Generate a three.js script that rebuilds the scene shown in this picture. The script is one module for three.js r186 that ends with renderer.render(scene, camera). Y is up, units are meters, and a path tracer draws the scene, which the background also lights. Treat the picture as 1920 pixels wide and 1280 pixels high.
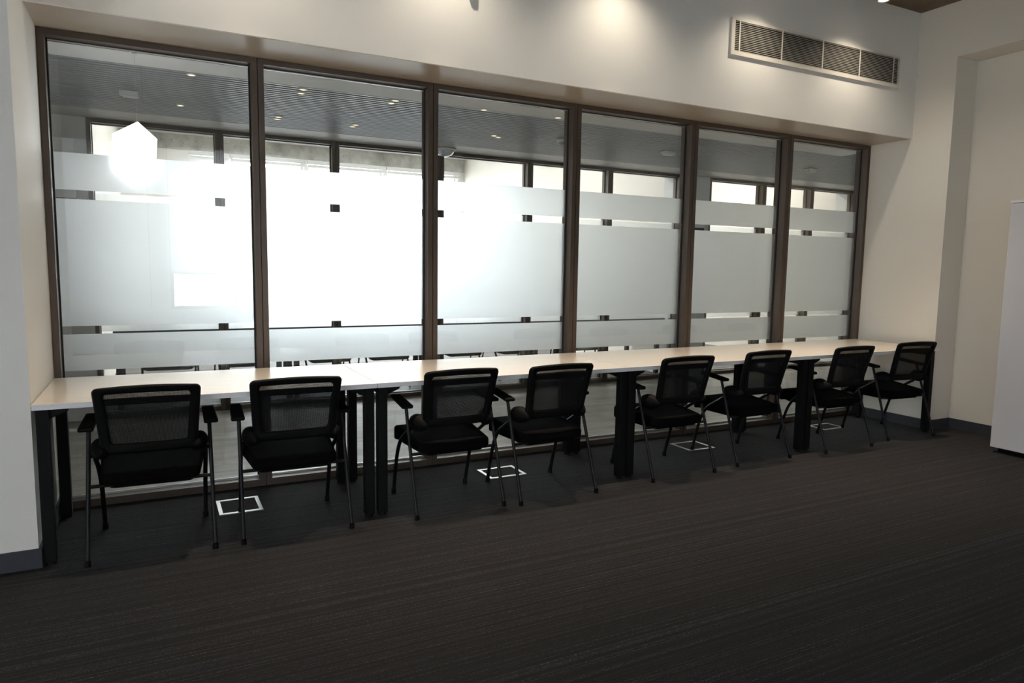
import * as THREE from 'three';
import { mergeGeometries, mergeVertices } from 'three/addons/utils/BufferGeometryUtils.js';
import { RectAreaLightUniformsLib } from 'three/addons/lights/RectAreaLightUniformsLib.js';
import { RoundedBoxGeometry } from 'three/addons/geometries/RoundedBoxGeometry.js';

// ---------------------------------------------------------------- camera, sky, exposure
const scene = new THREE.Scene();
const camera = new THREE.PerspectiveCamera(52.37, 1920 / 1280, 0.05, 200);
camera.position.set(0.5038, 1.3633, 4.4222);
camera.rotation.order = 'YXZ';
camera.rotation.set(-0.1049, -0.4748, 0.0152);
scene.background = new THREE.Color().setRGB(0.95, 1.0, 1.04);        // even overcast sky
const renderer = new THREE.WebGLRenderer({ antialias: true });
renderer.toneMapping = THREE.LinearToneMapping;
renderer.toneMappingExposure = 10.8;
renderer.shadowMap.enabled = true;
const SPOT_POWER = 0.26, BEAM_POWER = 1.3, CORRIDOR_POWER = 0.03, HEX_GLOW = 0.3, OFFICE_POWER = 3.0;
RectAreaLightUniformsLib.init();

// ---------------------------------------------------------------- measures (metres)
const H = 2.563, W = 6.549, CEIL = 3.634;                            // glazing height, recess width, ceiling
const MULL = [0, 1.0776, 2.1706, 3.2884, 4.4044, 5.4875, W];         // panel joints of the near glazing
const BULK = 0.397, PIER = 0.808, NICHE = 0.744, NICHE_D = 0.291, NICHE_H = 3.182;
const TABLE = 0.74, FRONT = 0.828;
const ROOM_BACK = 7.0, ROOM_LEFT = -4.0;
const FAR = -2.5, FAR_BACK = -9.5;                                   // second glazing, its room's window wall

// ---------------------------------------------------------------- helpers
function rng(seed) { let a = seed >>> 0; return () => { a = (a + 0x6D2B79F5) | 0; let t = Math.imul(a ^ (a >>> 15), 1 | a); t = (t + Math.imul(t ^ (t >>> 7), 61 | t)) ^ t; return ((t ^ (t >>> 14)) >>> 0) / 4294967296; }; }
const used = {};
function numbered(name) { const n = used[name] = (used[name] ?? -1) + 1; return n ? `${name}_${String(n).padStart(3, '0')}` : name; }
function note(o, label, category, group, kind) {
  if (label) o.userData.label = label;
  if (category) o.userData.category = category;
  if (group) o.userData.group = group;
  if (kind) o.userData.kind = kind;
  return o;
}
function thing(name, label, category, pos = [0, 0, 0], turn = 0, group, kind) {
  const o = new THREE.Group(); o.name = numbered(name); o.position.set(...pos); o.rotation.y = turn; scene.add(o);
  return note(o, label, category, group, kind);
}
function mesh(name, geos, material, parent) {
  const g = Array.isArray(geos) ? (geos.length > 1 ? mergeGeometries(geos.map((x) => { const y = x.index ? x.toNonIndexed() : x; for (const k of Object.keys(y.attributes)) if (!['position', 'normal', 'uv'].includes(k)) y.deleteAttribute(k); return y; })) : geos[0]) : geos;
  const m = new THREE.Mesh(g, material);
  m.castShadow = m.receiveShadow = true;
  if (parent) { m.name = name; parent.add(m); } else { m.name = numbered(name); scene.add(m); }
  return m;
}
function structure(name, geos, material, label, category) { return note(mesh(name, geos, material), label, category, null, 'structure'); }
// a box from corner to corner with uv in metres
function box(x0, x1, y0, y1, z0, z1) {
  const g = new THREE.BoxGeometry(x1 - x0, y1 - y0, z1 - z0); g.translate((x0 + x1) / 2, (y0 + y1) / 2, (z0 + z1) / 2);
  metric(g); return g;
}
function metric(g) {
  const p = g.attributes.position, n = g.attributes.normal, uv = new Float32Array(p.count * 2);
  for (let i = 0; i < p.count; i++) {
    const ax = Math.abs(n.getX(i)), ay = Math.abs(n.getY(i)), az = Math.abs(n.getZ(i));
    if (ay >= ax && ay >= az) { uv[2 * i] = p.getX(i); uv[2 * i + 1] = p.getZ(i); }
    else if (ax >= az) { uv[2 * i] = p.getZ(i); uv[2 * i + 1] = p.getY(i); }
    else { uv[2 * i] = p.getX(i); uv[2 * i + 1] = p.getY(i); }
  }
  g.setAttribute('uv', new THREE.BufferAttribute(uv, 2)); return g;
}
function rbox(w, h, d, r, x = 0, y = 0, z = 0, seg = 2) { const g = new RoundedBoxGeometry(w, h, d, seg, Math.min(r, w / 2.01, h / 2.01, d / 2.01)); g.translate(x, y, z); return metric(g); }
function tube(points, r, seg = 24, radial = 10, straight = false) {
  const v = points.map((q) => new THREE.Vector3(...q));
  let curve;
  if (straight) { curve = new THREE.CurvePath(); for (let i = 1; i < v.length; i++) curve.add(new THREE.LineCurve3(v[i - 1], v[i])); }
  else curve = new THREE.CatmullRomCurve3(v, false, 'centripetal');
  return new THREE.TubeGeometry(curve, seg, r, radial, false);
}
function cyl(r0, r1, h, x, y, z, seg = 20) { const g = new THREE.CylinderGeometry(r0, r1, h, seg); g.translate(x, y, z); return g; }

// ---------------------------------------------------------------- textures
function texture(w, h, fn, srgb, repeatX, repeatY) {
  const d = new Uint8Array(w * h * 4);
  for (let y = 0; y < h; y++) for (let x = 0; x < w; x++) {
    const c = fn(x, y), i = 4 * (y * w + x);
    d[i] = c[0]; d[i + 1] = c[1]; d[i + 2] = c[2]; d[i + 3] = c[3] ?? 255;
  }
  const t = new THREE.DataTexture(d, w, h); t.wrapS = t.wrapT = THREE.RepeatWrapping; t.magFilter = THREE.LinearFilter; t.minFilter = THREE.LinearMipmapLinearFilter; t.generateMipmaps = true;
  if (srgb) t.colorSpace = THREE.SRGBColorSpace;
  t.repeat.set(repeatX, repeatY); t.needsUpdate = true; return t;
}
function valueNoise(seed, n) {                                        // tiling value noise on an n x n lattice
  const r = rng(seed), a = Float32Array.from({ length: n * n }, () => r());
  return (u, v) => {
    const x = ((u % 1) + 1) % 1 * n, y = ((v % 1) + 1) % 1 * n, i = Math.floor(x), j = Math.floor(y);
    let fx = x - i, fy = y - j; fx = fx * fx * (3 - 2 * fx); fy = fy * fy * (3 - 2 * fy);
    const at = (p, q) => a[(q % n) * n + (p % n)];
    return (at(i, j) * (1 - fx) + at(i + 1, j) * fx) * (1 - fy) + (at(i, j + 1) * (1 - fx) + at(i + 1, j + 1) * fx) * fy;
  };
}
const clamp = (x) => Math.max(0, Math.min(255, x));

// carpet: loop-pile yarn rows running along x, each row of its own tone, broken into dashes, with pile speckle
const CARPET = (() => {
  const N = 2048, rows = 410, r = rng(11), rowTone = [], rowHue = [];
  for (let i = 0; i < rows; i++) { rowTone.push(0.25 + 1.0 * Math.pow(r(), 1.6) - (r() < 0.3 ? 0.22 : 0)); rowHue.push(r()); }
  const dash = []; for (let i = 0; i < rows; i++) { const a = []; let x = 0; while (x < 1) { const l = 0.02 + 0.16 * r(); a.push([x, x + l, 0.8 + 0.4 * r()]); x += l; } dash.push(a); }
  const spec = new Float32Array(N * N);
  for (let y = 0; y < N; y += 2) for (let x = 0; x < N;) { const l = 2 + Math.floor(3 * r()), q = r(); for (let i = x; i < Math.min(N, x + l); i++) spec[y * N + i] = spec[(y + 1) * N + i] = q; x += l; }
  const val = new Float32Array(N * N);
  for (let y = 0; y < N; y++) {
    const t = y / N * rows, i = Math.floor(t) % rows, f = t - Math.floor(t), ridge = 0.4 + 0.6 * Math.sin(Math.PI * f); let k = 0; const d = dash[i];
    for (let x = 0; x < N; x++) { const u = x / N; while (d[k][1] < u && k < d.length - 1) k++; val[y * N + x] = rowTone[i] * d[k][2] * ridge * (0.35 + 1.9 * spec[y * N + x] ** 2); }
  }
  const map = texture(N, N, (x, y) => { const v = val[y * N + x], i = Math.floor(y / N * rows) % rows, h = rowHue[i]; return [clamp(32 * v + 1.6 * h), clamp(32.5 * v + 0.3), clamp(37 * v + 0.6 + 1.8 * (1 - h))]; }, true, 1 / 2.6, 1 / 2.6);
  const bump = texture(N, N, (x, y) => { const v = clamp(130 * val[y * N + x]); return [v, v, v]; }, false, 1 / 2.6, 1 / 2.6);
  return { map, bump };
})();
const paintBump = (() => { const a = valueNoise(3, 128), b = valueNoise(4, 256); return texture(512, 512, (x, y) => { const v = 255 * (0.5 * a(x / 512, y / 512) + 0.5 * b(x / 512, y / 512)); return [v, v, v]; }, false, 1.6, 1.6); })();
function concreteMaps(seed, base, holes, size) {
  const a = valueNoise(seed, 6), b = valueNoise(seed + 1, 24), c = valueNoise(seed + 2, 160), r = rng(seed + 3), N = 1024, hole = new Float32Array(N * N);
  for (let k = 0; k < holes; k++) { const cx = r() * N, cy = r() * N, s = 1.5 + 5 * r() * r(); for (let y = -8; y <= 8; y++) for (let x = -8; x <= 8; x++) { const q = 1 - Math.hypot(x, y) / s; if (q > 0) { const i = ((Math.floor(cy + y) + N) % N) * N + (Math.floor(cx + x) + N) % N; hole[i] = Math.max(hole[i], Math.min(1, q * 2)); } } }
  const v = (x, y) => 0.78 + 0.22 * a(x / N, y / N) + 0.16 * b(x / N, y / N) + 0.1 * c(x / N, y / N) - 0.16;
  return { map: texture(N, N, (x, y) => { const t = v(x, y) * (1 - 0.45 * hole[y * N + x]); return base.map((q) => clamp(q * t)); }, true, 1 / size, 1 / size), bump: texture(N, N, (x, y) => { const t = clamp(200 * c(x / N, y / N) * (1 - hole[y * N + x])); return [t, t, t]; }, false, 1 / size, 1 / size) };
}
const concreteA = concreteMaps(31, [128, 112, 92], 160, 2.4), concreteB = concreteMaps(57, [214, 212, 204], 420, 2.0);
const maple = (() => { const a = valueNoise(71, 8), b = valueNoise(72, 64), r = rng(73), s = Array.from({ length: 512 }, () => r()); return texture(1024, 512, (x, y) => { const w = a(x / 1024, y / 512) * 0.7, q = s[Math.floor(y + 14 * w + 512) % 512]; const t = 0.965 + 0.035 * q + 0.03 * b(x / 1024 * 0.2, y / 512) - 0.02; return [clamp(238 * t), clamp(229 * t), clamp(213 * t)]; }, true, 1 / 1.6, 1 / 0.4); })();
const linen = (() => { const r = rng(91), a = valueNoise(92, 10), N = 1024, row = Array.from({ length: N }, () => r()), w = valueNoise(93, 40); return texture(N, N, (x, y) => { const u = x / N, v = y / N, n = w(u * 0.12 + row[y] * 0.0, v) * 0.5 + 0.25 * row[y] + 0.35 * w(u * 0.5, (v * 3) % 1); const t = 0.74 + 0.26 * n + 0.14 * (a(u, v) - 0.5); return [clamp(164 * t), clamp(160 * t), clamp(152 * t)]; }, true, 1 / 1.8, 1 / 1.8); })();
const knit = (() => texture(32, 32, (x, y) => { const c = Math.hypot((x % 16) - 7.5, ((y % 16) - 7.5) * 1.0) < 2.9 ? 0 : 255; return [c, c, c]; }, false, 1 / 0.0076, 1 / 0.0076))();
const weave = (() => { const a = valueNoise(81, 128); return texture(256, 256, (x, y) => { const v = 120 + 100 * a(x / 256, y / 256); return [v, v, v]; }, false, 9, 9); })();
const pile = concreteA;

// ---------------------------------------------------------------- materials
const std = (o) => new THREE.MeshStandardMaterial(o), phys = (o) => new THREE.MeshPhysicalMaterial(o);
const lin = (r, g, b) => new THREE.Color().setRGB(r, g, b);
const M = {
  carpet: std({ map: CARPET.map, bumpMap: CARPET.bump, bumpScale: 0.002, roughness: 0.95 }),
  paint: std({ color: lin(0.74, 0.70, 0.63), roughness: 0.62, bumpMap: paintBump, bumpScale: 0.0004 }),
  paintWhite: std({ color: lin(0.80, 0.785, 0.75), roughness: 0.6, bumpMap: paintBump, bumpScale: 0.0004 }),
  lining: std({ color: lin(0.46, 0.4, 0.33), roughness: 0.38 }),
  ceiling: std({ map: concreteA.map, bumpMap: concreteA.bump, bumpScale: 0.002, roughness: 0.9 }),
  beam: std({ map: concreteB.map, bumpMap: concreteB.bump, bumpScale: 0.003, roughness: 0.9 }),
  vinyl: std({ map: linen, roughness: 0.45 }),
  skirting: std({ color: lin(0.034, 0.039, 0.05), roughness: 0.55 }),
  bronze: std({ color: lin(0.092, 0.068, 0.052), roughness: 0.42, metalness: 0.25 }),
  bead: std({ color: lin(0.55, 0.55, 0.55), roughness: 0.3, metalness: 0.6 }),
  gasket: std({ color: lin(0.006, 0.0055, 0.005), roughness: 0.6 }),
  pane: phys({ color: lin(0.95, 0.962, 0.962), roughness: 0, transmission: 1, thickness: 0, ior: 1.5 }),
  film: phys({ color: lin(0.965, 0.985, 0.995), roughness: 0.5, transmission: 0.93, thickness: 0.001, ior: 1.45 }),
  blackMetal: phys({ color: lin(0.0045, 0.005, 0.0055), roughness: 0.6, specularIntensity: 0.3 }),
  tubeMetal: phys({ color: lin(0.006, 0.007, 0.009), roughness: 0.42, specularIntensity: 0.45 }),
  blackPlastic: phys({ color: lin(0.004, 0.0043, 0.005), roughness: 0.62, specularIntensity: 0.25 }),
  blackFabric: phys({ color: lin(0.003, 0.003, 0.0034), roughness: 1, specularIntensity: 0.15, bumpMap: weave, bumpScale: 0.0008 }),
  mesh: phys({ color: lin(0.007, 0.0078, 0.009), roughness: 0.85, specularIntensity: 0.4, alphaMap: knit, transparent: true, side: THREE.DoubleSide }),
  maple: phys({ map: maple, roughness: 0.4, clearcoat: 1, clearcoatRoughness: 0.22 }),
  edge: std({ color: lin(0.78, 0.78, 0.80), roughness: 0.4 }),
  white: std({ color: lin(0.75, 0.75, 0.74), roughness: 0.45 }),
  vent: std({ color: lin(0.70, 0.66, 0.60), roughness: 0.45 }),
  slat: std({ color: lin(0.5, 0.52, 0.52), roughness: 0.45, metalness: 0.35 }),
  plenum: std({ color: lin(0.02, 0.02, 0.02), roughness: 0.95 }),
  soffit: std({ color: lin(0.62, 0.62, 0.60), roughness: 0.5 }),
  cabinet: std({ color: lin(0.60, 0.60, 0.63), roughness: 0.42 }),
  sill: std({ color: lin(0.03, 0.045, 0.05), roughness: 0.7 }),
  darkTop: std({ color: lin(0.022, 0.03, 0.034), roughness: 0.5 }),
  steel: std({ color: lin(0.62, 0.63, 0.64), roughness: 0.38, metalness: 0.75 }),
  navy: std({ color: lin(0.01, 0.03, 0.11), roughness: 0.5 }),
  grey: std({ color: lin(0.42, 0.43, 0.44), roughness: 0.6 }),
  tan: std({ color: lin(0.42, 0.32, 0.22), roughness: 0.5 }),
  sheer: phys({ color: lin(0.95, 0.95, 0.95), roughness: 1, transmission: 0.55, thickness: 0, side: THREE.DoubleSide }),
  blind: phys({ color: lin(0.85, 0.85, 0.85), roughness: 1, transmission: 0.35, thickness: 0, side: THREE.DoubleSide }),
  ground: std({ color: lin(0.6, 0.59, 0.57), roughness: 0.95 }),
  lens: std({ color: 0xffffff, emissive: lin(1, 0.78, 0.5), emissiveIntensity: 0.16 }),
  spotLens: std({ color: 0xffffff, emissive: lin(1, 0.86, 0.66), emissiveIntensity: 1.2 }),
  hex: std({ color: 0xffffff, emissive: lin(0.95, 0.98, 1.0), emissiveIntensity: HEX_GLOW }),
  panelLight: std({ color: 0xffffff, emissive: lin(1, 0.95, 0.86), emissiveIntensity: 0.4 }),
  dome: phys({ color: lin(0.6, 0.63, 0.7), roughness: 0.12, transmission: 0.4, thickness: 0.02 }),
};

// ---------------------------------------------------------------- the setting: near room
structure('floor', box(ROOM_LEFT, W + 0.6, -0.12, 0, -0.12, ROOM_BACK), M.carpet, 'dark charcoal striped carpet covering the floor of the near room', 'floor');
structure('ceiling', box(ROOM_LEFT - 0.2, W + 0.6, CEIL, CEIL + 0.2, BULK, ROOM_BACK + 0.2), M.ceiling, 'brown bare concrete ceiling of the near room', 'ceiling');
structure('soffit', box(-0.0005, W + 0.0005, H, H + 0.012, 0.0005, BULK - 0.02), M.lining, 'beige satin lining board under the bulkhead, above the glass panels', 'soffit');
structure('wall_front', [box(-0.001, W + 0.3, H, CEIL + 0.2, -0.55, 0), box(-0.001, W + 0.3, H + 0.0125, CEIL + 0.2, 0, BULK - 0.0195), box(-0.001, W + 0.3, H, CEIL + 0.2, BULK - 0.0195, BULK)], M.paintWhite, 'white plastered bulkhead above the row of glass panels', 'wall');
structure('wall_left', box(ROOM_LEFT - 0.2, 0, 0, CEIL, -0.12, PIER), M.paintWhite, 'white wall pier at the left end of the desks', 'wall');
structure('wall_right', [box(W, W + 0.6, 0, CEIL, -0.12, NICHE), box(W + NICHE_D, W + 0.6, 0, CEIL, NICHE, ROOM_BACK), box(W, W + NICHE_D, NICHE_H, CEIL, NICHE, ROOM_BACK)], M.paint, 'cream wall on the right with a tall recess behind the white cabinet', 'wall');
{ // side wall out of view, with the wide window that lights the bulkhead from the left
  const x0 = ROOM_LEFT - 0.2, x1 = ROOM_LEFT, a = 4.6, b = 6.6, y0 = 0.7, y1 = 3.1;
  structure('wall_outer_left', [box(x0, x1, 0, CEIL, PIER, a), box(x0, x1, 0, CEIL, b, ROOM_BACK), box(x0, x1, 0, y0, a, b), box(x0, x1, y1, CEIL, a, b)], M.paintWhite, 'white side wall of the near room with a wide window, out of view', 'wall');
  const g = thing('window_23', 'wide daylight window in the left side wall, out of view', 'window', [x0 + 0.1, y0, (a + b) / 2], 0, null, 'structure'), h = (b - a) / 2, t = y1 - y0;
  mesh('frame', [box(-0.03, 0.03, 0, t, -h, -h + 0.05), box(-0.03, 0.03, 0, t, h - 0.05, h), box(-0.03, 0.03, 0, 0.05, -h + 0.05, h - 0.05), box(-0.03, 0.03, t - 0.05, t, -h + 0.05, h - 0.05), box(-0.03, 0.03, 0.05, t - 0.05, -0.03, 0.03)], M.bronze, g);
}
{ // wall behind the camera with its window openings
  const w = [[-3.3, -1.45], [-1.15, 0.45], [0.71, 2.56]], y0 = 0.67, y1 = 3.12, a = [box(ROOM_LEFT - 0.2, W + 0.6, 0, y0, ROOM_BACK, ROOM_BACK + 0.25), box(ROOM_LEFT - 0.2, W + 0.6, y1, CEIL, ROOM_BACK, ROOM_BACK + 0.25)];
  let x = ROOM_LEFT - 0.2; for (const [p, q] of w) { a.push(box(x, p, y0, y1, ROOM_BACK, ROOM_BACK + 0.25)); x = q; } a.push(box(x, W + 0.6, y0, y1, ROOM_BACK, ROOM_BACK + 0.25));
  structure('wall_back', a, M.paintWhite, 'white wall behind the camera with three daylight windows', 'wall');
  w.forEach(([p, q], k) => {
    const g = thing(`window_${20 + k}`, 'daylight window in the wall behind the camera', 'window', [(p + q) / 2, y0, ROOM_BACK + 0.12], 0, 'windows behind the camera', 'structure'), h = (q - p) / 2, t = y1 - y0;
    mesh('frame', [box(-h, -h + 0.05, 0, t, -0.03, 0.03), box(h - 0.05, h, 0, t, -0.03, 0.03), box(-h, h, 0, 0.05, -0.03, 0.03), box(-h, h, t - 0.05, t, -0.03, 0.03), box(-0.03, 0.03, 0, t, -0.03, 0.03)], M.bronze, g);
    const b = thing('roller_blind', ['dense white roller blind drawn fully down behind the camera, left window', 'dense white roller blind drawn fully down behind the camera, middle window', 'sheer white roller blind drawn down to knee-high gap behind the camera'][k], 'blind', [(p + q) / 2, y1, ROOM_BACK - 0.045]);
    const drop = k === 2 ? y1 - 1.22 : t + 0.01;
    mesh('cassette', rbox(q - p, 0.08, 0.08, 0.02, 0, -0.02, 0), M.white, b); mesh('fabric', box(-h + 0.01, h - 0.01, -drop, -0.03, 0.012, 0.014), k === 2 ? M.sheer : M.blind, b); mesh('bottom_bar', rbox(q - p - 0.02, 0.03, 0.014, 0.006, 0, -drop, 0.013), M.white, b);
  });
}
// skirtings
function skirting(name, geos) { structure(name, geos, M.skirting, 'dark blue-grey skirting along the foot of the wall', 'skirting').userData.group = 'dark skirtings'; }
skirting('baseboard_left', [box(ROOM_LEFT, 0.012, 0, 0.088, PIER, PIER + 0.012), box(0, 0.012, 0, 0.088, 0.0, PIER)]);
skirting('baseboard_right', [box(W - 0.012, W, 0, 0.085, 0, NICHE + 0.012), box(W, W + NICHE_D - 0.012, 0, 0.085, NICHE, NICHE + 0.012), box(W + NICHE_D - 0.012, W + NICHE_D, 0, 0.085, NICHE, ROOM_BACK)]);

// ---------------------------------------------------------------- glazed partitions
// film heights on every panel: clear / frosted / clear stripe / frosted / clear stripe / frosted / clear
const FILM = [[0.759, 0.963], [1.008, 1.703], [1.752, 1.95]];
const ST = 0.0325, DEPTH = 0.13, GLASS = -0.085;
function glazing(n, x0, x1, z, label, group) {
  const o = thing(`window_${n}`, label, 'glass panel', [(x0 + x1) / 2, 0, z], 0, group, 'structure'), h = (x1 - x0) / 2 - 0.0022, HH = H - 0.002;
  const member = (a, b, c, d, vertical) => { // a bar with a shallow groove along its middle
    const w = vertical ? b - a : d - c; void w; return [box(a, b, c, d, -DEPTH, -0.001)];
  };
  mesh('stile', member(-h, -h + ST, 0, HH, true), M.bronze, o); mesh('stile', member(h - ST, h, 0, HH, true), M.bronze, o);
  mesh('head_rail', member(-h + ST, h - ST, HH - ST, HH), M.bronze, o); mesh('sill_rail', member(-h + ST, h - ST, 0, 0.042), M.bronze, o);
  const g = h - ST, b = 0.008;
  mesh('gasket', [box(-g, -g + b, 0.042, HH - ST, GLASS + 0.0055, GLASS + 0.016), box(g - b, g, 0.042, HH - ST, GLASS + 0.0055, GLASS + 0.016), box(-g + b, g - b, HH - ST - 0.004, HH - ST, GLASS + 0.0055, GLASS + 0.016)], M.gasket, o);
  mesh('glazing_bead', [box(-g + b, g - b, HH - ST - 0.009, HH - ST - 0.004, GLASS + 0.0055, GLASS + 0.014)], M.bead, o);
  mesh('glazing_bead', [box(-g, g, 0.042, 0.054, GLASS + 0.0055, GLASS + 0.018)], M.bead, o);
  mesh('pane', box(-g, g, 0.043, HH - ST - 0.001, GLASS - 0.005, GLASS + 0.005), M.pane, o);
  for (const [y0, y1] of FILM) mesh('frosted_film', box(-g + 0.003, g - 0.003, y0, y1, GLASS - 0.0072, GLASS - 0.0058), M.film, o);
  return o;
}
const NEAR_LABEL = ['bronze-framed glass panel with frosted bands, next to the left white pier', 'bronze-framed frosted glass panel behind the second black chair from the left', 'bronze-framed frosted glass panel behind the third and fourth chairs from the left', 'bronze-framed frosted glass panel, third counted from the right-hand wall', 'bronze-framed frosted glass panel, second counted from the right-hand wall', 'narrowest-looking bronze-framed frosted glass panel, touching the right-hand wall'];
for (let i = 0; i < 6; i++) glazing(i + 1, MULL[i], MULL[i + 1], 0, NEAR_LABEL[i], 'glass panels behind the desks');
const FARX = [0.031, 1.061, 2.108, 3.2, 4.262, 5.345, 6.43];
for (let i = 0; i < 6; i++) glazing(i + 7, FARX[i], FARX[i + 1], FAR, `dark-framed glass panel across the corridor, ${['first', 'second', 'third', 'fourth', 'fifth', 'sixth'][i]} from the left`, 'glass panels across the corridor');
const FARX2 = [6.885, 7.86, 8.785, 9.715];
for (let i = 0; i < 3; i++) glazing(i + 13, FARX2[i], FARX2[i + 1], FAR, `dark-framed glass panel at the right end of the corridor, ${['leftmost', 'middle one', 'rightmost'][i]} of three`, 'glass panels across the corridor');

// ---------------------------------------------------------------- the setting: corridor and the rooms across it
const C0 = -1.5, C1 = 10.6;
structure('floor_corridor', box(C0, C1, -0.12, 0, FAR, -0.12), M.vinyl, 'pale grey streaked vinyl floor of the corridor behind the glass', 'floor');
structure('wall_corridor_left', box(C0 - 0.2, C0, -0.12, CEIL, FAR - 0.35, -0.12), M.soffit, 'grey wall closing the corridor on the left', 'wall');
structure('wall_corridor_right', box(C1, C1 + 0.2, -0.12, CEIL, FAR - 0.35, -0.12), M.soffit, 'grey wall closing the corridor on the right', 'wall');
structure('wall_corridor_near', box(W + 0.3, C1, 0, CEIL, -0.3, -0.12), M.soffit, 'grey corridor wall continuing beyond the glass panels', 'wall');
structure('wall_corridor_far', [box(C0, FARX[0], 0, H, FAR - 0.35, FAR), box(FARX[6], FARX2[0], 0, H, FAR - 0.35, FAR), box(FARX2[3], C1, 0, H, FAR - 0.35, FAR), box(C0, C1, H, CEIL + 0.2, FAR - 0.35, -2.1)], M.soffit, 'pale grey wall round the glass panels across the corridor', 'wall');
{ // slatted metal ceiling between the two bulkheads
  const c = note(new THREE.Group(), 'grey metal slat ceiling over the corridor', 'ceiling', null, 'structure'); c.name = 'ceiling_corridor'; c.position.set(0, H, 0); scene.add(c);
  const cuts = [C0, 0.469, 3.469, 6.469, 9.469, C1], pitch = 0.0567;
  const shared = cuts.slice(1).map((x, k) => box(cuts[k] + 0.001, x - 0.001, 0.003, 0.06, -0.0105, 0.0105));
  for (let i = 0; i < 27; i++) for (const g of shared) { const s = mesh('slat', g, M.slat, c); s.position.z = -0.588 - pitch * i; }
  mesh('plenum_back', [box(C0, C1, 0.25, 0.29, -2.1, -0.55)], M.plenum, c);
  mesh('carrier', [0.469, 1.969, 3.469, 4.969, 6.469, 7.969, 9.469].map((x) => box(x - 0.02, x + 0.02, 0.061, 0.09, -2.1, -0.55)), M.plenum, c);
}
const FLOORS = M.vinyl;
structure('floor_office', box(FARX[0] - 0.35, C1, -0.12, 0, FAR_BACK, FAR), std({ map: linen, color: lin(0.32, 0.32, 0.34), roughness: 0.6 }), 'grey floor of the offices across the corridor', 'floor');
structure('ceiling_office', box(-0.3, C1, CEIL, CEIL + 0.2, FAR_BACK - 0.2, FAR - 0.35), M.white, 'white ceiling of the offices across the corridor', 'ceiling');
structure('wall_office_left', box(-0.3, FARX[0], 0, CEIL, FAR_BACK, FAR - 0.35), M.paint, 'white left wall of the office across the corridor', 'wall');
structure('wall_office_middle', box(6.447, 6.885, 0, CEIL, FAR_BACK, FAR - 0.35), M.paint, 'cream wall between the two offices across the corridor', 'wall');
structure('wall_office_right', box(9.715, C1, 0, CEIL, FAR_BACK, FAR - 0.35), M.paint, 'cream right wall of the second office across the corridor', 'wall');
{
  const z0 = FAR_BACK - 0.25, z1 = FAR_BACK, y0 = 0.5, y1 = 3.37;
  const cols = [[-0.3, 1.15], [1.75, 1.82], [3.12, 3.19], [4.68, 4.75], [6.3, 7.2], [9.4, C1]];
  structure('wall_sill', box(-0.3, C1, 0, y0, z0, z1), M.sill, 'dark teal wall below the office windows across the corridor', 'wall');
  structure('wall_office_back', [box(6.447, C1, y1, CEIL, z0, z1), ...cols.map(([a, b]) => box(a, b, y0, y1, z0, z1))], M.paintWhite, 'window wall of the offices across the corridor', 'wall');
  structure('beam', box(0.032, 6.446, y1, CEIL - 0.001, z0, z1 + 0.02), M.beam, 'grey pitted concrete beam above the office windows across the corridor', 'beam');
  [[1.15, 1.75], [1.82, 3.12], [3.19, 4.68], [4.75, 6.3], [7.2, 9.4]].forEach(([a, b], k) => {
    const g = thing(`window_${k + 30}`, k < 4 ? 'tall bright office window under the concrete beam across the corridor' : 'bright window of the second office across the corridor', 'window', [(a + b) / 2, y0, z0 + 0.1], 0, k < 4 ? 'office windows under the concrete beam' : null, 'structure'), h = (b - a) / 2, t = y1 - y0;
    mesh('frame', [box(-h, -h + 0.045, 0, t, -0.03, 0.03), box(h - 0.045, h, 0, t, -0.03, 0.03), box(-h + 0.045, h - 0.045, 0, 0.05, -0.03, 0.03), box(-h + 0.045, h - 0.045, t - 0.05, t, -0.03, 0.03), box(-h + 0.045, h - 0.045, 0.85, 0.89, -0.03, 0.03)], M.white, g);
    if (k < 4) {
      const r = thing('roller_blind', k ? `rolled-up white roller blind under the concrete beam, ${['first', 'second', 'third', 'last'][k]} from the left` : 'white roller blind drawn down under the left end of the concrete beam', 'blind', [(a + b) / 2, 3.31, z1 + 0.07], 0, 'rolled-up blinds of the far office');
      mesh('cassette', rbox(b - a + 0.06, 0.07, 0.08, 0.02, 0, 0.012, 0), M.white, r); const t2 = cyl(0.028, 0.028, b - a + 0.02, 0, 0, 0, 16); t2.rotateZ(Math.PI / 2); t2.translate(0, -0.06, 0); mesh('blind_roll', t2, M.white, r);
      if (k === 0) mesh('fabric', box(-h - 0.02, h + 0.01, -2.75, -0.06, 0.03, 0.031), M.blind, r);
    }
  });
}
[[2.0, -4.6], [4.6, -4.6], [2.0, -7.2], [4.6, -7.2], [8.3, -4.4], [8.3, -6.8]].forEach(([x, z], i) => { // panels on the office ceilings, hidden by the window heads
  const o = thing('ceiling_light', i < 4 ? 'white ceiling light panel of the far office, above the picture' : 'white ceiling light panel of the second far office, above the picture', 'ceiling light', [x, CEIL - 0.001, z], 0, i < 4 ? 'ceiling lights of the far office' : 'ceiling lights of the second far office');
  mesh('frame', [box(-0.62, 0.62, -0.03, 0, -0.32, -0.3), box(-0.62, 0.62, -0.03, 0, 0.3, 0.32), box(-0.62, -0.6, -0.03, 0, -0.3, 0.3), box(0.6, 0.62, -0.03, 0, -0.3, 0.3)], M.white, o);
  mesh('diffuser', box(-0.6, 0.6, -0.022, -0.018, -0.3, 0.3), M.panelLight, o);
  const l = new THREE.RectAreaLight(lin(1, 0.97, 0.92), OFFICE_POWER, 1.18, 0.58); l.position.set(x, CEIL - 0.035, z); l.lookAt(x, 0, z); scene.add(l);
});
structure('ground', box(-60, 70, -4.4, -4.2, -80, 80), M.ground, 'pale paving outside the building', 'ground');
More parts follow.
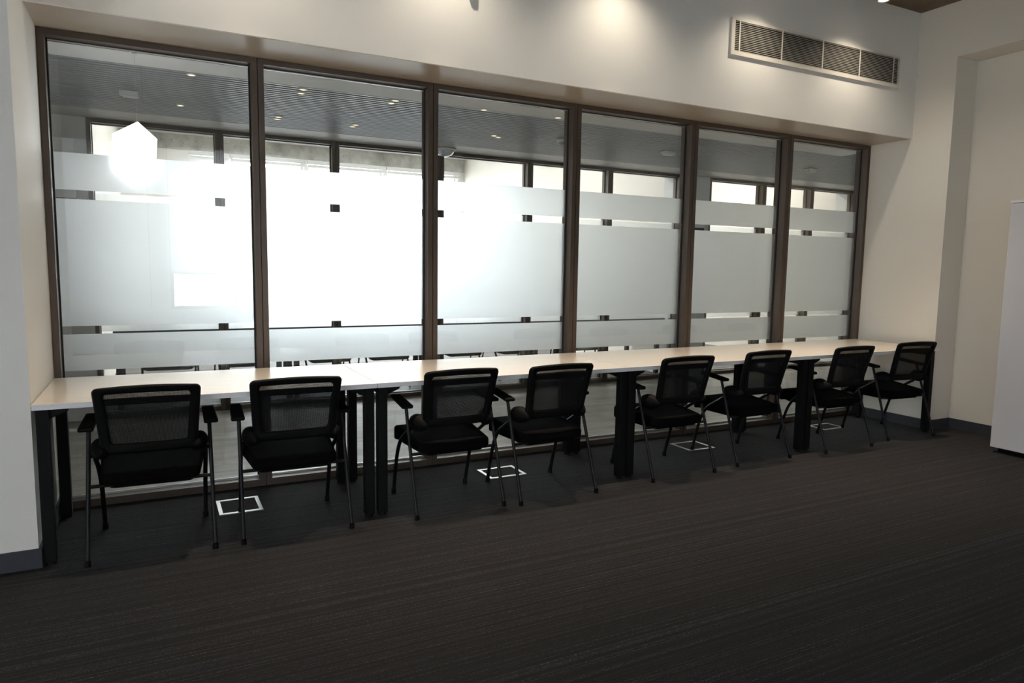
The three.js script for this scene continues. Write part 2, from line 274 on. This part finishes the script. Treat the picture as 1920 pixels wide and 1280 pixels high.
structure('roof', [box(ROOM_LEFT - 0.2, C1 + 0.2, CEIL + 0.2, CEIL + 0.3, FAR_BACK - 0.25, ROOM_BACK + 0.25)], M.plenum, 'roof slab over all rooms', 'roof');

// ---------------------------------------------------------------- desks
function desk(x0, x1, label, group, top = M.maple) {
  const w = x1 - x0, o = thing('desk', label, 'desk', [(x0 + x1) / 2, 0, 0.42], 0, group), h = w / 2 - 0.0015, d = FRONT - 0.42, b = 0.395;
  mesh('tabletop', box(-h, h, TABLE - 0.025, TABLE, -b, d - 0.002), top, o);
  note(mesh('edge_strip', [box(-h, h, TABLE - 0.025, TABLE - 0.0006, d - 0.002, d)], top === M.maple ? M.edge : top, o), top === M.maple ? 'white front edge strip' : undefined);
  const LX = h - 0.035, F = 0.36, R = -0.29;
  for (const [x, z] of [[-LX, F], [LX, F], [-LX, R], [LX, R]]) {
    const l = mesh('leg', rbox(0.052, TABLE - 0.04, 0.052, 0.004, x, (TABLE - 0.026) / 2 + 0.006, z), M.blackMetal, o);
    mesh('foot', cyl(0.02, 0.024, 0.014, x, 0.007, z, 14), M.blackPlastic, l);
    const s = Math.sign(-x), gs = new THREE.Shape([[0, 0], [0.075, 0], [0.07, -0.015], [0, -0.045]].map((q) => new THREE.Vector2(...q)));
    const gg = new THREE.ExtrudeGeometry(gs, { depth: 0.03, bevelEnabled: false }); gg.translate(0, 0, -0.015); if (s < 0) gg.rotateY(Math.PI); gg.translate(x + s * 0.026, TABLE - 0.0265, z); mesh('bracket', gg, M.blackMetal, l);
  }
  mesh('frame_rail', box(-LX + 0.027, LX - 0.027, TABLE - 0.068, TABLE - 0.026, R - 0.015, R + 0.015), M.blackMetal, o);
  for (const s of [-1, 1]) mesh('side_rail', box(s * LX - 0.015, s * LX + 0.015, TABLE - 0.066, TABLE - 0.026, R + 0.027, F - 0.027), M.blackMetal, o);
  return o;
}
const DX = [0.004, 1.545, 3.22, 4.9, 6.472];
const DL = ['pale maple desk at the left end of the row, against the white pier', 'pale maple desk with white edge, second in the row from the left pier', 'pale maple desk with white edge, third in the row from the left pier', 'pale maple desk at the right end of the row, against the cream wall'];
for (let i = 0; i < 4; i++) desk(DX[i], DX[i + 1], DL[i], 'maple desks in a row along the glass');

// ---------------------------------------------------------------- chairs
function backWarp(x, y) { // y from 0.485 to 0.81: leaning back towards the top, curved round the sitter
  const t = (y - 0.49) / 0.32;
  return -0.088 + 0.088 * t * (0.75 + 0.25 * t) - 0.02 * (x / 0.22) ** 2 + 0.018;
}
function roundedRect(hw0, hw1, y0, y1, r, n) { // closed outline, n points per corner and edges subdivided
  const pts = [], corners = [[hw1 - r, y1 - r, 0], [-hw1 + r, y1 - r, 1], [-hw0 + r, y0 + r, 2], [hw0 - r, y0 + r, 3]];
  for (let c = 0; c < 4; c++) {
    const [cx, cy, k] = corners[c];
    for (let i = 0; i <= n; i++) { const a = (k + i / n) * Math.PI / 2; pts.push([cx + r * Math.cos(a), cy + r * Math.sin(a)]); }
    const [nx, ny, nk] = corners[(c + 1) % 4], a = nk * Math.PI / 2, q = [nx + r * Math.cos(a), ny + r * Math.sin(a)], p = pts[pts.length - 1];
    for (let i = 1; i < 14; i++) pts.push([p[0] + (q[0] - p[0]) * i / 14, p[1] + (q[1] - p[1]) * i / 14]);
  }
  return pts;
}
function ringGeometry(outer, inner, th) {
  const n = outer.length, pos = [], idx = [];
  const prof = [[0, 0.0], [0.12, 0.5], [0.3, 0.62], [0.72, 0.6], [0.92, 0.42], [1, 0], [0.92, -0.42], [0.6, -0.5], [0.12, -0.42]];   // (outer to inner, depth)
  for (let i = 0; i < n; i++) for (const [s, d] of prof) { const x = outer[i][0] + (inner[i][0] - outer[i][0]) * s, y = outer[i][1] + (inner[i][1] - outer[i][1]) * s; pos.push(x, y + 0.012 * (1 - (x / 0.22) ** 2) * Math.max(0, (y - 0.7) / 0.11), backWarp(x, y) + d * th); }
  const m = prof.length;
  for (let i = 0; i < n; i++) for (let j = 0; j < m; j++) { const a = i * m + j, b = ((i + 1) % n) * m + j, c = ((i + 1) % n) * m + (j + 1) % m, d = i * m + (j + 1) % m; idx.push(a, b, c, a, c, d); }
  const g = new THREE.BufferGeometry(); g.setAttribute('position', new THREE.Float32BufferAttribute(pos, 3)); g.setIndex(idx); g.computeVertexNormals();
  g.setAttribute('uv', new THREE.Float32BufferAttribute(new Float32Array(pos.length / 3 * 2), 2)); return g;
}
function makeChair() {
  const o = new THREE.Group();
  const fr = mesh('backrest_frame', ringGeometry(roundedRect(0.203, 0.222, 0.485, 0.806, 0.022, 5), roundedRect(0.159, 0.176, 0.538, 0.773, 0.014, 5), 0.026), M.blackPlastic, o);
  { // stiff bar across the upper back
    const n = 24, g = new THREE.BoxGeometry(0.36, 0.032, 0.014, n, 2, 1), p = g.attributes.position;
    for (let i = 0; i < p.count; i++) { const x = p.getX(i), y = 0.738 + p.getY(i); p.setXYZ(i, x, y + 0.008 * (1 - (x / 0.22) ** 2) * 0.4, backWarp(x, y) + p.getZ(i) - 0.002); }
    g.computeVertexNormals(); mesh('lumbar_bar', g, M.blackPlastic, o);
  }
  { // knitted back
    const nx = 16, ny = 10, pos = [], uv = [], idx = [];
    for (let j = 0; j <= ny; j++) for (let i = 0; i <= nx; i++) { const y = 0.522 + 0.262 * j / ny, hw = 0.17 + 0.02 * j / ny, x = -hw + 2 * hw * i / nx, yy = y + 0.012 * (1 - (x / 0.22) ** 2) * Math.max(0, (y - 0.7) / 0.11); pos.push(x, yy, backWarp(x, y) - 0.006); uv.push(x, y); }
    for (let j = 0; j < ny; j++) for (let i = 0; i < nx; i++) { const a = j * (nx + 1) + i; idx.push(a, a + 1, a + nx + 2, a, a + nx + 2, a + nx + 1); }
    const g = new THREE.BufferGeometry(); g.setAttribute('position', new THREE.Float32BufferAttribute(pos, 3)); g.setAttribute('uv', new THREE.Float32BufferAttribute(uv, 2)); g.setIndex(idx); g.computeVertexNormals();
    note(mesh('mesh_panel', g, M.mesh, o), 'see-through black knitted mesh');
  }
  for (const s of [-1, 1]) { // shoulder lobes at the foot of the back, sweeping forward to the pivot
    const g = new THREE.SphereGeometry(1, 20, 14), p = g.attributes.position;
    for (let i = 0; i < p.count; i++) { let x = p.getX(i), y = p.getY(i), z = p.getZ(i); const k = 1 - 0.35 * Math.max(0, z); p.setXYZ(i, s * (0.205 + 0.044 * x * k - 0.012 * z), 0.504 + 0.05 * y * k, -0.13 + 0.085 * z); }
    if (s < 0) { const ix = g.index.array; for (let i = 0; i < ix.length; i += 3) { const t = ix[i]; ix[i] = ix[i + 1]; ix[i + 1] = t; } }
    g.computeVertexNormals(); mesh('shoulder', g, M.blackPlastic, fr);
  }
  { // seat cushion and the shell beneath it
    const plan = (hwF, hwR, zF, zR, r) => { const S = new THREE.Shape(); S.moveTo(-hwR + r, -zR); S.lineTo(hwR - r, -zR); S.quadraticCurveTo(hwR, -zR, hwR + 0.004, -zR + r); S.lineTo(hwF, -zF - 2 * r); S.quadraticCurveTo(hwF, -zF, hwF - 2 * r, -zF); S.lineTo(-hwF + 2 * r, -zF); S.quadraticCurveTo(-hwF, -zF, -hwF, -zF - 2 * r); S.lineTo(-hwR - 0.004, -zR + r); S.quadraticCurveTo(-hwR, -zR, -hwR + r, -zR); return S; };
    const ext = (S, d, b, seg) => { const g = new THREE.ExtrudeGeometry(S, { depth: d, bevelEnabled: true, bevelThickness: b, bevelSize: b, bevelOffset: -b, bevelSegments: seg, curveSegments: 10 }); g.rotateX(-Math.PI / 2); return g; };
    const c = ext(plan(0.238, 0.206, -0.53, -0.07, 0.04), 0.02, 0.018, 4); { const p = c.attributes.position; for (let i = 0; i < p.count; i++) { const z = p.getZ(i), x = p.getX(i), low = p.getY(i) < 0.01 ? 1 : 0, t = (-z - 0.07) / 0.46; p.setY(i, p.getY(i) + 0.378 - 0.09 * (z + 0.3) - (z < -0.42 ? (z + 0.42) ** 2 * 3 : 0) + 0.004 * Math.cos(x * 9) - 0.034 * t * low); } } c.computeVertexNormals();
    mesh('seat', metric(c), M.blackFabric, o);
    const u = ext(plan(0.205, 0.18, -0.49, -0.1, 0.04), 0.012, 0.006, 3); { const p = u.attributes.position; for (let i = 0; i < p.count; i++) { const z = p.getZ(i), t = (-z - 0.07) / 0.46; p.setY(i, p.getY(i) + 0.345 - 0.09 * (z + 0.3) - 0.034 * t); } } u.computeVertexNormals();
    mesh('seat_shell', metric(u), M.blackFabric, o);
  }
  for (const s of [-1, 1]) {
    const rear = mesh('rear_leg', tube([[s * 0.265, 0.012, 0], [s * 0.2615, 0.3, -0.1], [s * 0.258, 0.592, -0.2]], 0.0098, 8, 10), M.tubeMetal, o);
    mesh('foot_cap', cyl(0.012, 0.0135, 0.03, s * 0.2649, 0.0152, -0.002, 14), M.blackPlastic, rear);
    const front = mesh('front_leg', tube([[s * 0.236, 0.012, -0.49], [s * 0.237, 0.14, -0.455], [s * 0.238, 0.28, -0.405], [s * 0.24, 0.36, -0.345], [s * 0.24, 0.41, -0.27], [s * 0.238, 0.46, -0.19], [s * 0.23, 0.52, -0.11]], 0.0112, 32, 10), M.tubeMetal, o);
    mesh('foot_cap', cyl(0.0135, 0.0145, 0.03, s * 0.236, 0.0152, -0.489, 14), M.blackPlastic, front);
    const pad = rbox(0.066, 0.022, 0.24, 0.009, 0, 0, 0, 3); { const p = pad.attributes.position; for (let i = 0; i < p.count; i++) { const z = p.getZ(i); p.setX(i, p.getX(i) * (1 - 0.12 * Math.max(0, -z / 0.12)) - s * 0.0 + s * 0.03 * z); p.setY(i, p.getY(i) - 0.1 * z); } } pad.computeVertexNormals(); pad.translate(s * 0.262, 0.606, -0.265);
    mesh('armrest', pad, M.blackPlastic, o);
    mesh('side_link', tube([[s * 0.24, 0.372, -0.325], [s * 0.19, 0.372, -0.325]], 0.0075, 2, 8), M.tubeMetal, o);
    mesh('pivot', tube([[s * 0.26, 0.46, -0.155], [s * 0.236, 0.47, -0.17]], 0.0085, 2, 8), M.tubeMetal, o);
  }
  mesh('stretcher', tube([[-0.2608, 0.334, -0.112], [0.2608, 0.334, -0.112]], 0.0085, 4, 10), M.tubeMetal, o);
  return o;
}
const chairProto = makeChair();
let chairUsed = false;
function chair(x, z, turn, label, group) {
  const c = chairUsed ? chairProto.clone() : chairProto; chairUsed = true;
  c.name = numbered('office_chair'); c.position.set(x, 0, z); c.rotation.y = turn; scene.add(c);
  return note(c, label, 'chair', group);
}
const CH = [
  [0.456, 0.902, -0.03, 'black mesh-back armchair at the left end of the row, nearest the white pier'],
  [1.112, 0.922, -0.015, 'black mesh-back armchair, second from the white pier, at the first desk'],
  [1.987, 0.956, 0.012, 'black mesh-back armchair, third from the white pier, beside the first pair of desk legs'],
  [2.609, 0.983, 0.03, 'black mesh-back armchair, fourth from the white pier, at the second desk'],
  [3.59, 0.958, 0.01, 'black mesh-back armchair, fifth from the white pier, beside the middle desk legs'],
  [4.372, 0.909, 0.015, 'black mesh-back armchair, third from the cream right wall, at the third desk'],
  [5.262, 0.93, 0.0, 'black mesh-back armchair, second from the cream right wall, at the last desk'],
  [6.085, 0.89, -0.09, 'black mesh-back armchair at the right end of the row, against the cream wall'],
];
for (const [x, z, t, l] of CH) chair(x, z, t, l, 'black mesh-back armchairs along the desks');

// ---------------------------------------------------------------- furniture across the corridor (seen under the frosting)
{ // dark desks along the far glass, mirrored, with the same chairs on their far side
  const FX = [0.15, 1.72, 3.29, 4.86, 6.4], ord = ['first', 'second', 'third', 'fourth', 'fifth', 'sixth', 'seventh'];
  for (let i = 0; i < 4; i++) { const d = desk(FX[i], FX[i + 1], `dark desk along the far glass across the corridor, ${ord[i]} from the left`, 'dark desks along the far glass', M.darkTop); d.position.z = -3.095; d.position.y = 0.008; d.rotation.y = Math.PI; }
  [[0.62, -3.62], [1.3, -3.6], [2.15, -3.63], [2.85, -3.6], [3.75, -3.62], [4.42, -3.6], [5.45, -3.62]].forEach(([x, z], i) => chair(x, z, Math.PI + 0.05 * ((i % 3) - 1), `black armchair at the dark desks across the corridor, ${ord[i]} from the left`, 'chairs across the corridor'));
}

// ---------------------------------------------------------------- tall cabinet in the recess
{
  const x0 = 6.25, x1 = W + NICHE_D - 0.02, z0 = 1.414, n = 2, w = 0.9, y0 = 0.04, y1 = 1.905;
  const o = thing('cabinet', 'tall plain white storage cabinet standing in the wall recess on the right', 'cabinet', [x0, 0, z0]);
  mesh('carcass', [box(0.02, x1 - x0, y0, y1, 0, w)], M.cabinet, o);
  mesh('top_panel', rbox(x1 - x0 + 0.004, 0.022, w + 0.006, 0.003, (x1 - x0) / 2, y1 + 0.013, w / 2), M.white, o);
  mesh('plinth', box(0.06, x1 - x0, 0, y0, 0.03, w - 0.03), M.blackPlastic, o);
  for (let k = 0; k < n; k++) { const d = mesh('door', rbox(0.018, y1 - y0 - 0.004, w / 2 - 0.003, 0.002, 0.0095, (y0 + y1) / 2, w / 4 + k * w / 2), M.cabinet, o); mesh('handle', rbox(0.012, 0.14, 0.014, 0.005, -0.0055, 1.02, w / 2 + (k ? 0.04 : -0.04)), M.steel, d); }
}

// ---------------------------------------------------------------- air grille on the bulkhead
{
  const x0 = 4.345, x1 = 6.29, y0 = 2.962, y1 = 3.226, o = thing('air_grille', 'long white linear air grille set in the bulkhead at top right', 'vent', [(x0 + x1) / 2, (y0 + y1) / 2, BULK]), hw = (x1 - x0) / 2, hh = (y1 - y0) / 2, bx = 0.034, by = 0.03;
  mesh('grille_frame', [box(-hw, hw, -hh, -hh + by, 0, 0.016), box(-hw, hw, hh - by * 0.6, hh, 0, 0.016), box(-hw, -hw + bx, -hh + by, hh - by * 0.6, 0, 0.016), box(hw - 0.012, hw, -hh + by, hh - by * 0.6, 0, 0.016)], M.vent, o);
  mesh('duct_back', box(-hw + bx, hw - 0.012, -hh + by, hh - by * 0.6, 0.0005, 0.0015), M.gasket, o);
  const ns = 17, span = 2 * hh - by * 1.6, s = box(-hw + bx, hw - 0.012, -0.001, 0.001, 0.006, 0.011);
  for (let i = 0; i < ns; i++) { const m = mesh('slat', s, M.vent, o); m.position.y = -hh + by + span * (i + 0.5) / ns; }
  for (const x of [4.426, 4.866, 5.323, 5.77, 6.204]) mesh('divider', box(x - (x0 + x1) / 2 - 0.006, x - (x0 + x1) / 2 + 0.006, -hh + by, hh - by * 0.6, 0.0142, 0.0165), M.vent, o);
}
{ // little white detector whose foot shows at the top edge
  const o = thing('wall_sensor', 'small white sensor box high on the bulkhead, cut by the picture top', 'sensor', [2.268, 3.01, BULK]);
  mesh('housing', rbox(0.045, 0.075, 0.03, 0.006, 0, 0, 0.015), M.white, o); mesh('lens', rbox(0.03, 0.012, 0.008, 0.003, 0, -0.03, 0.03), M.white, o);
}

// ---------------------------------------------------------------- ceiling spots that wash the bulkhead
[0.947, 2.077, 3.291, 4.585, 5.62].forEach((x, i) => {
  const y = 3.475, z = 0.7, last = i === 4;
  const o = thing('ceiling_spot', last ? 'warm cylinder spotlight under the concrete ceiling at the picture top' : 'warm cylinder spotlight under the concrete ceiling, above the picture', 'spotlight', [x, y, z], 0, last ? null : 'spotlights above the picture');
  const body = new THREE.LatheGeometry([[0.034, 0.004], [0.045, 0], [0.048, 0.004], [0.048, 0.14], [0.03, 0.15], [0.03, CEIL - y], [0, CEIL - y]].map((q) => new THREE.Vector2(...q)), 28);
  mesh('housing', body, M.white, o); mesh('lens', cyl(0.034, 0.034, 0.004, 0, 0.006, 0, 24), M.spotLens, o);
  const l = new THREE.SpotLight(lin(1, 0.88, 0.7), SPOT_POWER, 0, 1.15, 1, 2); l.position.set(x, y - 0.012, z); l.target.position.set(x, 0, z + 0.25); l.castShadow = true; l.shadow.radius = 1.6; scene.add(l, l.target);
  const b = new THREE.SpotLight(lin(1, 0.77, 0.57), BEAM_POWER, 0, 0.5, 1, 2); b.position.set(x, y - 0.012, z); b.target.position.set(x, 0, z + 0.45); b.castShadow = true; b.shadow.radius = 1.6; scene.add(b, b.target);   // the lamp's narrow core
});

// ---------------------------------------------------------------- floor boxes
[[0.772, 1.0, 0.195, 0.448], [2.4, 2.665, 0.243, 0.462], [4.085, 4.335, 0.213, 0.45], [5.665, 5.92, 0.198, 0.385]].forEach(([x0, x1, z0, z1], i) => {
  const o = thing('floor_box', ['silver-rimmed floor outlet box in the carpet between the first and second chairs', 'silver-rimmed floor outlet box in the carpet between the third and fourth chairs', 'silver-rimmed floor outlet box in the carpet between the fifth and sixth chairs', 'silver-rimmed floor outlet box in the carpet under the seventh chair'][i], 'floor outlet', [(x0 + x1) / 2, 0, (z0 + z1) / 2], 0, 'floor outlet boxes under the desks'), a = (x1 - x0) / 2, b = (z1 - z0) / 2, t = 0.02;
  mesh('rim', [box(-a, a, 0, 0.004, -b, -b + t), box(-a, a, 0, 0.004, b - t, b), box(-a, -a + t, 0, 0.004, -b + t, b - t), box(a - t, a, 0, 0.004, -b + t, b - t)], M.steel, o);
  mesh('lid', box(-a + t, a - t, 0, 0.0025, -b + t, b - t), M.carpet, o);
});

// ---------------------------------------------------------------- corridor fittings
const DOWN = [[0.755, -0.61], [1.452, -0.62], [2.1, -0.6], [2.782, -0.535], [3.406, -0.48], [1.46, -0.735], [2.1, -0.69], [0.722, -1.6], [1.447, -1.64], [1.45, -1.73], [2.076, -1.62], [2.07, -1.7], [2.675, -1.52], [3.297, -1.43], [3.364, -1.48]];
DOWN.forEach(([x, z], i) => {
  const ord = ['first', 'second', 'third', 'fourth', 'fifth', 'sixth', 'seventh', 'eighth'], a = i < 7 ? 0 : 7, b = i < 7 ? 7 : 15, rank = DOWN.slice(a, b).filter(([p, q]) => p < x || (p === x && q < z)).length;
  const o = thing('downlight', i < 7 ? `small warm downlight along the plain ceiling edge near the glass, ${ord[rank]} from the left` : `small warm downlight among the corridor slats, ${ord[rank]} from the left`, 'downlight', [x, H - 0.001, z], 0, i < 7 ? 'corridor downlights near the glass' : 'corridor downlights among the slats');
  mesh('trim_ring', new THREE.LatheGeometry([[0.02, 0.001], [0.022, -0.003], [0.028, -0.002], [0.03, 0.0], [0.03, 0.003]].map((q) => new THREE.Vector2(...q)), 24), M.white, o);
  mesh('lens', cyl(0.0205, 0.0205, 0.003, 0, 0, 0, 20), M.lens, o);
  if (i % 2 === 0) { const l = new THREE.SpotLight(lin(1, 0.8, 0.55), CORRIDOR_POWER, 0, 0.8, 1, 2); l.position.set(x, H - 0.01, z); l.target.position.set(x, 0, z); l.castShadow = true; scene.add(l, l.target); }
});
[[0.385, -1.33, 'pale flat access box on the slat ceiling near the left end of the corridor'], [5.18, -1.27, 'pale flat access box on the slat ceiling behind the fourth glass panel'], [7.33, -1.34, 'pale flat access box on the slat ceiling at the right end of the corridor']].forEach(([x, z, l]) => {
  const o = thing('ceiling_unit', l, 'ceiling unit', [x, H, z]);
  mesh('housing', rbox(0.12, 0.03, 0.09, 0.006, 0, -0.012, 0), M.white, o); mesh('cover', rbox(0.1, 0.01, 0.07, 0.003, 0.01, -0.031, 0), M.white, o);
});
{
  const o = thing('smoke_detector', 'round white smoke detector on the slat ceiling behind the third glass panel', 'smoke detector', [3.93, H, -1.28]);
  mesh('base', new THREE.LatheGeometry([[0, 0.004], [0.055, 0.004], [0.055, -0.012], [0.048, -0.02], [0, -0.02]].map((q) => new THREE.Vector2(...q)), 28), M.white, o);
  mesh('sensor_head', new THREE.LatheGeometry([[0.032, -0.0205], [0.034, -0.03], [0.026, -0.042], [0, -0.046]].map((q) => new THREE.Vector2(...q)), 24), M.grey, o);
  const d = thing('dome_camera', 'pale see-through dome camera under the soffit across the corridor', 'camera', [3.17, H, -2.32]);
  mesh('base', new THREE.LatheGeometry([[0, 0], [0.115, 0], [0.115, -0.016], [0.1, -0.02], [0, -0.02]].map((q) => new THREE.Vector2(...q)), 32), M.white, d);
  mesh('dome', new THREE.LatheGeometry(Array.from({ length: 10 }, (_, i) => new THREE.Vector2(0.095 * Math.cos(i / 9 * Math.PI / 2), -0.021 - 0.062 * Math.sin(i / 9 * Math.PI / 2))), 32), M.dome, d);
}
[[-0.4, -0.056, 1.86, 2.38, 'pale wall board with a navy foot beside the left far glass'], [6.52, 6.807, 1.885, 2.2, 'pale wall board with a navy foot between the far glass fronts']].forEach(([x0, x1, y0, y1, l]) => {
  const o = thing('wall_board', l, 'sign', [(x0 + x1) / 2, y0, FAR + 0.001]), h = (x1 - x0) / 2;
  mesh('panel', rbox(2 * h, y1 - y0 - 0.03, 0.014, 0.004, 0, (y1 - y0 + 0.03) / 2, 0.007), M.white, o); mesh('navy_strip', rbox(2 * h, 0.03, 0.016, 0.003, 0, 0.015, 0.008), M.navy, o);
});
{ // glowing hexagonal pendant just behind the first panel
  const cx = 0.416, cz = -0.24, top = 2.15, o = thing('pendant_lamp', 'white glowing hexagonal pendant lamp behind the leftmost glass panel', 'lamp', [cx, 0, cz]);
  const pts = [[0.03, 0.185], [0.128, 0.095], [0.112, -0.09], [0.0, -0.165], [-0.108, -0.085], [-0.1, 0.105]], S = new THREE.Shape(pts.map((q) => new THREE.Vector2(...q)));
  const g = new THREE.ExtrudeGeometry(S, { depth: 0.05, bevelEnabled: true, bevelThickness: 0.02, bevelSize: 0.012, bevelOffset: -0.012, bevelSegments: 2 }); g.translate(0, 1.985, -0.025);
  mesh('shade', g, M.hex, o);
  mesh('cable', cyl(0.0007, 0.0007, H - top - 0.01, 0.026, (H + top + 0.01) / 2, 0, 8), M.white, o); mesh('ceiling_cup', cyl(0.012, 0.014, 0.012, 0.026, H - 0.01, 0, 20), M.white, o);
  const l = new THREE.PointLight(lin(0.95, 0.98, 1), 0.02, 0, 2); l.position.set(cx, 1.985, cz); l.castShadow = true; scene.add(l);
}

renderer.render(scene, camera);
